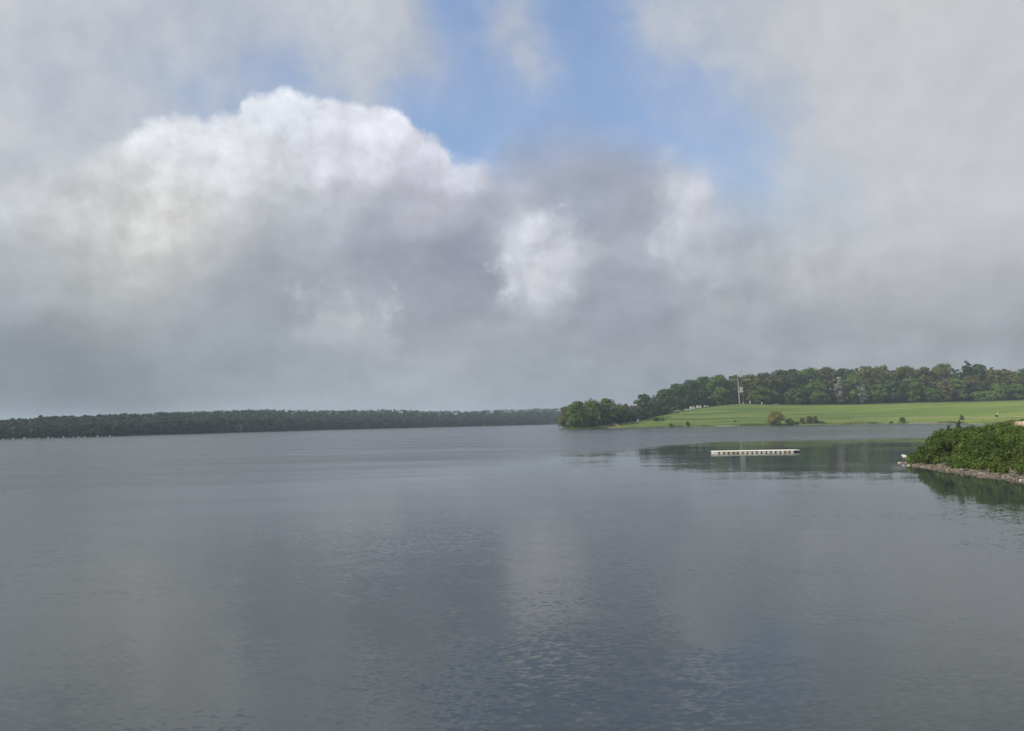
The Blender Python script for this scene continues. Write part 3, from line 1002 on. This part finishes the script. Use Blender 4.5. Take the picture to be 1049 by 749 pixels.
q = stand(709.5, 562); caravan(q, 3.2, OFFW, 'white caravan with dark windows at the edge of the wood', ((-1.0, .7), (0.1, .7)), R(6), 2.2)
q = stand(716, 566); caravan(q, 3.2, BEIGE, 'beige caravan right of the white one', ((-.7, .6), (.2, .5)), R(-5), 2.2)
q = stand(723.5, 574); caravan(q, 2.6, GREYM, 'grey low trailer standing apart right of the caravans', ((-.3, .8),), R(10), 1.5)
# car
q = stand(704.5, 556)
car = empty('parked_car', q, R(8)); tag(car, 'white parked car left of the white caravan', 'car')
mb = MB(); mb.add(*extrude([(-2.1, .35), (2.1, .35), (2.1, .75), (1.2, .9), (-1.9, .95), (-2.1, .8)], -.85, .85)); mb.build('body', OFFW, car)
mb = MB(); mb.add(*extrude([(-1.7, .95), (1.1, .9), (.5, 1.36), (-1.2, 1.4)], -.74, .74)); mb.build('window', GLASS, car)
mb = MB(); mb.add(*extrude([(-1.25, 1.4), (.52, 1.36), (.4, 1.46), (-1.1, 1.5)], -.76, .76)); mb.build('roof', OFFW, car)
wheels(car, (-1.3, 1.3), .8, .32)
# hoop shelter with a pale rim
q = stand(694, 546)
hs = empty('hoop_shelter', q, R(-12)); tag(hs, 'dark hoop shelter with a pale arched rim at the edge of the wood', 'shelter')
arc = [(2.1 * math.cos(t), 1.8 * math.sin(t)) for t in np.linspace(math.pi, 0, 17)]
inn = [(1.95 * math.cos(t), 1.65 * math.sin(t)) for t in np.linspace(0, math.pi, 17)]
mb = MB(); n = 17
for (a0, b0), (a1, b1), (c1, e1), (c0, e0) in [(arc[i], arc[i + 1], inn[n - 2 - i], inn[n - 1 - i]) for i in range(n - 1)]:
    vs = [(a0, -.0, b0), (a1, -.0, b1), (c1, -.0, e1), (c0, -.0, e0)]
    mb.add(vs + [(x, 4.5, z) for x, _, z in vs], [(0, 1, 2, 3), (7, 6, 5, 4), (0, 4, 5, 1), (2, 6, 7, 3)])
mb.build('cover', DARKM, hs)
mb = MB(); mb.tube([(x * 1.03, -.1, z * 1.03) for x, z in arc], [.14] * 17, 8); mb.build('rim', BEIGE, hs)

# ------------------------------------------------------------------ white marker on the meadow at right
q = meadow_point(1021.5, 425.2)
mk = empty('marker_post', q); tag(mk, 'thin white marker post on the meadow by a tiny bush', 'post')
mb = MB(); mb.tube([(0, 0, -.2), (0, 0, 1.6)], [.13, .11], 8); mb.build('shaft', WHITE, mk)
mb = MB(); mb.lathe((0, 0, 1.6), [(.13, 0), (.15, .06), (.01, .16)], 8); mb.build('cap', DARKM, mk)

# ------------------------------------------------------------------ paths
SANDM, nt = material('sand')
co = nt.node('ShaderNodeTexCoord').outputs['Object']
n1 = nt.noise(co, 1.3, 6, .65); n2 = nt.noise(co, 14, 4, .7)
c = nt.mix(n1, (.34, .26, .18), (.50, .40, .29))
c = nt.mix(nt.smooth(n2, .55, .7, 0, .6), c, (.24, .18, .13))
finish(nt, principled(nt, c, .95, .1))


def draped(name, line, width, off, label, step=.8, cross=7):
    pts = []
    line = np.array(line, float)
    seg = np.r_[0, np.cumsum(np.hypot(*np.diff(line, axis=0).T))]
    s = np.arange(0, seg[-1], step)
    cx, cy = np.interp(s, seg, line[:, 0]), np.interp(s, seg, line[:, 1])
    tx, ty = np.gradient(cx), np.gradient(cy)
    L = np.hypot(tx, ty); nx, ny = -ty / L, tx / L
    wv = width * (1 + .25 * wob(s, s, 3.0, 2))
    V = []
    for k in np.linspace(-.5, .5, cross):
        X_, Y_ = cx + nx * wv * k, cy + ny * wv * k
        V.append(np.stack([X_, Y_, ground_z(X_, Y_) + off * (1 - 1.6 * abs(k) ** 4)], -1))
    V = np.stack(V, 1).reshape(-1, 3)
    m = len(s)
    i, j = np.meshgrid(np.arange(m - 1), np.arange(cross - 1), indexing='ij')
    f = np.stack([i * cross + j, (i + 1) * cross + j, (i + 1) * cross + j + 1, i * cross + j + 1], -1).reshape(-1, 4)
    o = np_mesh(name, V, f, SANDM, smooth=True)
    return tag(o, label, kind='structure')


draped('sandy_path', [(72, 92), (62, 88), (57, 84.5), (54.8, 80.5), (54.2, 74), (53, 62), (50.5, 54), (47, 42), (40, 20)], 5.6, .10, 'sandy path along the top of the near bank')
a = [meadow_point(x, y) for x, y in ((875, 428.8), (930, 428.2), (985, 427.6), (1040, 427.2), (1100, 426.6))]
draped('meadow_track', [(p_.x, p_.y) for p_ in a], 1.7, .22, 'pale worn track across the meadow', 3.0)
a = [meadow_point(x, y) for x, y in ((634, 437.2), (630, 434.6), (626, 433.6), (621, 432.9))]
draped('footpath', [(p_.x, p_.y) for p_ in a], 2.4, .22, 'short pale path on the slope of the point', 1.0)

# ------------------------------------------------------------------ bramble mound on the near bank
g = np.random.default_rng(21)
Xc = g.uniform(38, 66, 14000); Yc = g.uniform(48, 96, 14000)
dl = lake_distance(Xc, Yc)
path_d = np.min(np.stack([np.hypot(Xc - x, Yc - y) for x, y in [(72, 92), (67, 90), (62, 88), (59, 86), (56.5, 84), (55.5, 81.5), (54.5, 79), (53.8, 75), (53, 70), (52, 62), (50.5, 54), (48.5, 48), (47, 42)]]), 0)
ok = (dl > np.where(Yc > 76, .35, 1.05) + .45 * wob(Xc, Yc, 1.6, 8)) & (path_d > 3.0) & (Yc < 95) & (Xc / Yc < .78)
Xc, Yc, dl, path_d = Xc[ok][:1700], Yc[ok][:1700], dl[ok][:1700], path_d[ok][:1700]
Zc = ground_z(Xc, Yc)
grow = np.where(Yc > 75, sstep(dl, -.4, 3.6), sstep(dl, .2, 5.5)) * (.35 + .65 * sstep(path_d, 2.2, 5.0))
Rc = g.uniform(.28, .72, len(Xc)) * (.7 + .5 * grow)
lift = grow * np.clip(np.where(Yc > 75, 3.25, 3.45) - Rc - Zc, .12, 1.5) * (.85 + .3 * wob(Xc, Yc, 2.3, 9) + g.normal(0, .24, len(Xc))) + .05
Zc = Zc + np.maximum(lift, .05)
nper = 120
kk = np.repeat(np.arange(len(Xc)), nper)
q_ = g.normal(0, 1, (len(kk), 3)); q_ /= np.linalg.norm(q_, axis=1, keepdims=True)
q_[:, 2] = np.where(q_[:, 2] < -.3, -q_[:, 2], q_[:, 2])
P_ = np.stack([Xc, Yc, Zc], -1)[kk] + q_ * (Rc[kk] * g.uniform(.6, 1.1, len(kk)))[:, None]
tone = np.clip(.65 * (g.uniform(0, 1, len(Xc)) ** 1.3)[kk] + .40 * g.uniform(0, 1, len(kk)), 0, 1)
bush = empty('bramble_thicket', (46, 74, gz(46, 74)))
tag(bush, 'dense green bramble mound covering the near bank at right', 'thicket')
bl = Vector(bush.location)
v, f = leaves(P_ - np.array(bl), q_, .082, g, 1.2)
np_mesh('foliage', v, f, LEAF['bramble'], bush, attrs={'tone': np.repeat(tone, 4)})
vis = np.nonzero((Xc / Yc < .68) & (dl > 2))[0]
for i in g.choice(vis, 60, replace=False):
    mb = MB()
    z0 = gz(Xc[i], Yc[i]); o_ = g.normal(0, .3, 2)
    top = Vector((Xc[i] - o_[0] * 1.6, Yc[i] - o_[1], Zc[i] + Rc[i] * float(g.uniform(1.1, 2.1)))) - bl
    mb.tube([Vector((Xc[i] + o_[0], Yc[i] + o_[1], z0 - .1)) - bl, Vector((Xc[i] + o_[0] * .4, Yc[i], Zc[i] + Rc[i] * .8)) - bl, top], [.03, .022, .006], 4)
    mb.build('stem', BARK, bush)


def sapling(px, py, Yd, h, label, n):
    q = at(px, py, Yd)
    root = empty('sapling', (q.x, Yd, q.z - h)); tag(root, label, 'sapling')
    mb = MB(); P2 = []
    for k in range(n):
        a = g.uniform(0, 6.28); l_ = g.uniform(.1, .32)
        tip = Vector((math.cos(a) * l_, math.sin(a) * l_, h * g.uniform(.75, 1)))
        mid = Vector((tip.x * .35, tip.y * .35, h * .5))
        mb.tube([(0, 0, -.4), mid, tip], [.02, .014, .005], 4)
        for t in np.linspace(.0, 1, 26):
            P2.append(tuple((Vector((0, 0, 0)).lerp(mid, float(t) * 2) if t < .5 else mid.lerp(tip, float(t) * 2 - 1)) + Vector(g.normal(0, .10 * (1.2 - t), 3))))
    mb.build('stem', BARK, root)
    P2 = np.array(P2)
    v, f = leaves(P2, g.normal(0, 1, P2.shape), .085, g, 1.2)
    np_mesh('foliage', v, f, LEAF['bramble'], root, attrs={'tone': np.repeat(g.uniform(0, .6, len(P2)), 4)})


sapling(981.5, 430.5, 80, 1.3, 'dark leafy shoot sticking up from the bramble mound', 5)
sapling(970, 434, 81, 1.1, 'thin bent shoot at the left shoulder of the bramble mound', 2)

# dry grass beside the sandy path
n = 2600
s = g.uniform(0, 1, n)
lx = np.interp(s, [0, .4, .7, 1], [56, 53.2, 51.6, 50.2]) + g.normal(0, .5, n)
ly = np.interp(s, [0, .4, .7, 1], [88.5, 85, 80.5, 72]) + g.normal(0, .5, n)
lz = ground_z(lx, ly)
hh = g.uniform(.25, .75, n)
dxy = g.normal(0, .16, (n, 2))
wd = g.uniform(.012, .03, n)
B = np.stack([lx, ly, lz - .05], -1)
Tt = B + np.stack([dxy[:, 0], dxy[:, 1], hh], -1)
Mm = (B + Tt) / 2 + np.stack([dxy[:, 0] * -.2, dxy[:, 1] * -.2, hh * .08], -1)
w_ = np.stack([wd, wd * 0, wd * 0], -1)
v = np.stack([B - w_, B + w_, Mm + w_ * .7, Mm - w_ * .7, Tt + w_ * .15, Tt - w_ * .15], 1).reshape(-1, 3)
f = (np.arange(n)[:, None, None] * 6 + np.array([[0, 1, 2, 3], [3, 2, 4, 5]])[None]).reshape(-1, 4)
tag(np_mesh('dry_grass', v, f, LEAF['dry'], attrs={'tone': np.repeat(g.uniform(0, 1, n), 6)}), 'tufts of dry brown grass along the sandy path', kind='stuff')

# rough grass and reeds along the far water edge
edge_l = np.array([(27, 425.5), (45, 439.5), (70, 450.5), (95, 454.5), (125, 455.5), (160, 451.5), (200, 453.5), (232, 450.5), (251, 441), (237, 401)], float)
seg = np.r_[0, np.cumsum(np.hypot(*np.diff(edge_l, axis=0).T))]
n = 5200
s = g.uniform(0, seg[-1], n)
s = s + 2.2 * np.sin(s / 3.1) * np.sin(s / 7.7)
keep = (np.sin(s / 9.0) + .7 * np.sin(s / 3.7 + 1) + g.normal(0, .5, n)) > -.1
s = s[keep]; n = len(s)
lx = np.interp(s, seg, edge_l[:, 0]) + g.normal(0, .7, n)
ly = np.interp(s, seg, edge_l[:, 1]) + np.abs(g.normal(0, 1.6, n)) + .2
lz = ground_z(lx, ly)
hh = g.uniform(.3, 1.0, n) * (.6 + .5 * np.abs(np.sin(s / 11.0)))
dxy = g.normal(0, .18, (n, 2)); wd = g.uniform(.08, .20, n)
B = np.stack([lx, ly, lz - .08], -1)
Tt = B + np.stack([dxy[:, 0], dxy[:, 1], hh], -1)
w_ = np.stack([wd, wd * 0, wd * 0], -1)
v = np.stack([B - w_, B + w_, Tt + w_ * .3, Tt - w_ * .3], 1).reshape(-1, 3)
tag(np_mesh('shore_grass', v, np.arange(4 * n).reshape(-1, 4), LEAF['olive'], attrs={'tone': np.repeat(g.uniform(0, 1, n), 4)}), 'rough olive grass along the far water edge of the meadow', kind='stuff')

# ------------------------------------------------------------------ pebbles along the near bank
STONE, nt = material('pebbles')
tone = nt.attr('tone')
nn = nt.noise(nt.node('ShaderNodeNewGeometry').outputs['Position'], 9, 4, .6)
c = nt.mix(tone, (.045, .040, .032), (.22, .19, .15))
c = nt.mix(nt.smooth(nn, .4, .7, 0, .4), c, (.16, .12, .09))
finish(nt, principled(nt, c, .85, .25))
ico_v, ico_f = [], []
t = (1 + 5 ** .5) / 2
ico_v = np.array([(-1, t, 0), (1, t, 0), (-1, -t, 0), (1, -t, 0), (0, -1, t), (0, 1, t), (0, -1, -t), (0, 1, -t), (t, 0, -1), (t, 0, 1), (-t, 0, -1), (-t, 0, 1)]) / 1.9
ico_f = np.array([(0, 11, 5), (0, 5, 1), (0, 1, 7), (0, 7, 10), (0, 10, 11), (1, 5, 9), (5, 11, 4), (11, 10, 2), (10, 7, 6), (7, 1, 8), (3, 9, 4), (3, 4, 2), (3, 2, 6), (3, 6, 8), (3, 8, 9), (4, 9, 5), (2, 4, 11), (6, 2, 10), (8, 6, 7), (9, 8, 1)])


def stones(name, x, y, size, label, seed):
    g = np.random.default_rng(seed)
    n = len(x)
    z = ground_z(x, y)
    s = size[:, None, None] * g.uniform(.7, 1.3, (n, 1, 3)) * np.array([1.1, 1.1, .65])
    a = g.uniform(0, 6.28, n)
    v = ico_v[None] * g.uniform(.8, 1.2, (n, 12, 1)) * s
    ca, sa = np.cos(a)[:, None], np.sin(a)[:, None]
    v = np.stack([v[..., 0] * ca - v[..., 1] * sa, v[..., 0] * sa + v[..., 1] * ca, v[..., 2]], -1)
    v = v + np.stack([x, y, z + size * .15], -1)[:, None]
    f = (ico_f[None] + np.arange(n)[:, None, None] * 12).reshape(-1, 3)
    return tag(np_mesh(name, v.reshape(-1, 3), f, STONE, attrs={'tone': np.repeat(g.uniform(0, 1, n) ** 1.5, 12)}), label, kind='stuff')


Xs = g.uniform(35, 60, 90000); Ys = g.uniform(35, 92, 90000)
d = lake_distance(Xs, Ys)
ok = (d > -.5) & (d < 3.1)
stones('pebbles', Xs[ok][:9000], Ys[ok][:9000], g.gamma(2.2, .022, 9000)[:ok.sum()] + .03, 'grey pebbles along the foot of the near bank', 31)


def rock(px, py, size, label, mat, seed):
    g = np.random.default_rng(seed)
    d = ray(px, py); Ys_ = np.arange(45, 95, .05); t_ = Ys_ / d.y
    i = np.nonzero(ground_z(d.x * t_, Ys_) >= EYE + d.z * t_)[0]
    i = i[0] if len(i) else 0
    x, y = d.x * t_[i], Ys_[i]
    v = ico_v * g.uniform(.8, 1.2, (12, 1)) * np.array([1.3, 1.0, .7]) * size
    o = np_mesh('rock', v, ico_f, mat)
    m_ = o.modifiers.new('round', 'SUBSURF'); m_.levels = m_.render_levels = 2
    o.location = (x, y, gz(x, y) + size * .2)
    return tag(o, label, 'rock')


PALER = simple('pale_stone', (.36, .33, .28), .85, .2, 4)
rock(922.5, 475.3, .30, 'pale stone at the very tip of the gravel shore', PALER, 1)
rock(931, 477.8, .24, 'pale flat stone just right of the tip stone', PALER, 2)
rock(1046, 492.5, .13, 'whitish stone at the waterline by the right edge', WHITE, 3)
rock(1040, 473.5, .28, 'pale stone at the foot of the brambles near the right edge', PALER, 4)
rock(953, 479.5, .20, 'rusty brown stone on the gravel shore', simple('rust_stone', (.26, .14, .08), .9, .3), 5)

# ------------------------------------------------------------------ white boat whose bow shows behind the tip
BOATW = simple('boat_white', (.80, .80, .78), .35, .05, spec=.5)
BOATI = simple('boat_inside', (.20, .22, .24), .7, .2)
q = at(920.3, 469.6, 86.5)
boat = empty('rowing_boat', (q.x + .25, 86.2, .02), R(10)); tag(boat, 'small white boat whose bow shows behind the tip of the bank', 'boat')
sec = []
L = 2.0
for i, u in enumerate(np.linspace(0, 1, 13)):
    w_ = .72 * min(1, (u * 2.2)) ** .6 * (1 - .25 * max(0, u - .6) / .4) + .02
    zt = .54 - .12 * math.sin(u * math.pi * .8)
    zb_ = .16 * (1 - u) ** 3 - .1
    sec.append([(L * u + .55 * (1 - u) ** 4 * (1 - abs(y_) ** 1.2), y_ * w_, zb_ + (zt - zb_) * (abs(y_) ** 3.2)) for y_ in (-1, -.85, -.6, -.3, 0, .3, .6, .85, 1)])
vs = [p_ for s_ in sec for p_ in s_]
fs = [(i * 9 + j, i * 9 + j + 1, i * 9 + 10 + j, i * 9 + 9 + j) for i in range(12) for j in range(8)] + [tuple(12 * 9 + j for j in range(9))]
mb = MB(); mb.add(vs, fs); h_ = mb.build('hull', BOATW, boat, True)
sm = h_.modifiers.new('shell', 'SOLIDIFY'); sm.thickness = .04; sm.offset = -1
for s in (0, 8):
    mb = MB(); mb.tube([Vector(sc_[s]) + Vector((0, 0, .02)) for sc_ in sec], [.035] * 13, 6); mb.build('gunwale', BOATW, boat)
for u in (4, 8):
    mb = MB(); mb.box((sec[u][4][0], 0, .36), (.26, abs(sec[u][0][1]) * 1.55, .04)); mb.build('thwart', BOATI, boat)
mb = MB(); mb.add([(x_, y_ * .93, z_ + .06) for s_ in sec[3:12] for x_, y_, z_ in s_[1:8]], [(i * 7 + j, i * 7 + j + 1, i * 7 + 8 + j, i * 7 + 7 + j) for i in range(8) for j in range(6)]); mb.build('floor', BOATI, boat)

# ------------------------------------------------------------------ floating pontoon
IVORY = simple('ivory_plastic', (.72, .70, .62), .55, .12, 5)
YELL = simple('yellowed_plastic', (.62, .53, .33), .55, .2, 5)
BROWNP = simple('stained_plastic', (.46, .36, .22), .6, .3, 5)
Yr = 110.0
p0, p1 = at(731, 461, Yr), at(812.5, 461, Yr + .4)
pon = empty('floating_pontoon', ((p0.x + p1.x) / 2, Yr, 0), math.atan2(.4, p1.x - p0.x))
tag(pon, 'long ivory floating pontoon of joined plastic blocks on the calm water', 'pontoon')
Lr = p1.x - p0.x
n = 17
bw = Lr / n
tint = {0: IVORY, 2: YELL, 3: YELL, 4: BROWNP, 15: YELL}
for row in range(3):
    for i in range(n):
        mb = MB(); x = -Lr / 2 + bw * (i + .5)
        mb.box((x, row * (bw + .01), .05), (bw * .70, bw * .9, .28), .05)
        mb.build('float_block', tint.get(i, IVORY), pon)
mb = MB()
for row in range(3): mb.box((0, row * (bw + .01), .245), (Lr, bw * .97, .11), .03)
mb.build('deck', IVORY, pon)
for i in range(1, n):
    mb = MB(); mb.box((-Lr / 2 + bw * i, -bw * .30, .12), (.16, .2, .08), .01); mb.build('coupling', DARKM, pon)
mb = MB(); mb.box((0, bw * .5, .09), (Lr - .1, .06, .18), .01); mb.build('slot_shade_panel', DARKM, pon)  # dark panel added behind the front blocks, standing for shade in the slots
mb = MB(); mb.box((Lr / 2 + .45, bw, .11), (.8, bw * 2.6, .22), .1); fe = mb.build('fender', DARKM, pon); fe['label'] = 'black end fender'
mb = MB(); mb.box((Lr / 2 + .45, bw, .262), (.85, bw * 2.4, .07), .02); mb.build('end_plate', IVORY, pon)

# ------------------------------------------------------------------ buoys
ORANGE = simple('orange_plastic', (.60, .24, .16), .5, .1)


def buoy(px, py, r, mat, label, group=None):
    d = ray(px, py); t_ = -EYE / d.z
    while lake_distance(np.array([d.x * t_]), np.array([d.y * t_]))[0] > -5: t_ -= 1
    r *= .58
    root = empty('buoy', (d.x * t_, d.y * t_, 0)); tag(root, label, 'buoy', group)
    mb = MB(); mb.lathe((0, 0, 0), [(.02, -.5 * r), (.7 * r, -.35 * r), (r, .1 * r), (.95 * r, .5 * r), (.6 * r, .95 * r), (.25 * r, 1.15 * r), (.22 * r, 1.35 * r), (.01, 1.4 * r)], 12); mb.build('float', mat, root, True)
    mb = MB(); mb.tube([(.26 * r * math.cos(a_), 0, 1.5 * r + .26 * r * math.sin(a_)) for a_ in np.linspace(0, 6.283, 9)], [.05 * r] * 9, 5, cap=False); mb.build('ring', DARKM, root)
    return root


BUOYW = simple('buoy_white', (.50, .52, .53), .6, .1)
bl_ = [(3, 450.0, .45), (13.6, 449.8, .6), (24.8, 449.4, .75), (39.5, 449.2, .5), (49.3, 448.9, .75), (53.8, 448.8, .5), (65.2, 448.2, .7), (75, 447.9, .45), (80.3, 447.7, .6), (87.2, 447.5, .6), (100, 447.0, .75), (112.6, 446.6, .7)]
lab = ['first white buoy of the line, cut close to the left edge', 'white buoy second from the left edge in the far line', 'wide white buoy third from the left edge in the far line',
       'small white buoy alone between two wide ones at far left', 'wide white buoy of the close pair left of the middle of the line', 'small white buoy of the close pair touching the wide one',
       'wide white buoy in the middle of the far line', 'faint small white buoy just right of the middle one', 'upright white buoy between the faint small one and its neighbour', 'white buoy fourth before the right end, right of the upright one',
       'wide white buoy next to the last one of the line', 'last white buoy at the right end of the far line']
for (px, py, r), lb in zip(bl_, lab):
    buoy(px, py, r, BUOYW, lb, 'white buoys in a line off the far left shore')
buoy(462.5, 445.5, .38, ORANGE, 'small orange pink buoy alone on the open water')

# ------------------------------------------------------------------ render settings
scene.view_settings.view_transform = 'Standard'
scene.view_settings.look = 'None'
scene.view_settings.exposure = 0.0
scene.view_settings.gamma = 1.0
scene.view_settings.use_curve_mapping = False
cy = scene.cycles
cy.use_denoising = True
cy.max_bounces = 6
cy.diffuse_bounces = 2
cy.glossy_bounces = 3
cy.transmission_bounces = 2
cy.volume_bounces = 0
cy.sample_clamp_indirect = 6
cy.use_adaptive_sampling = True
cy.adaptive_threshold = .01
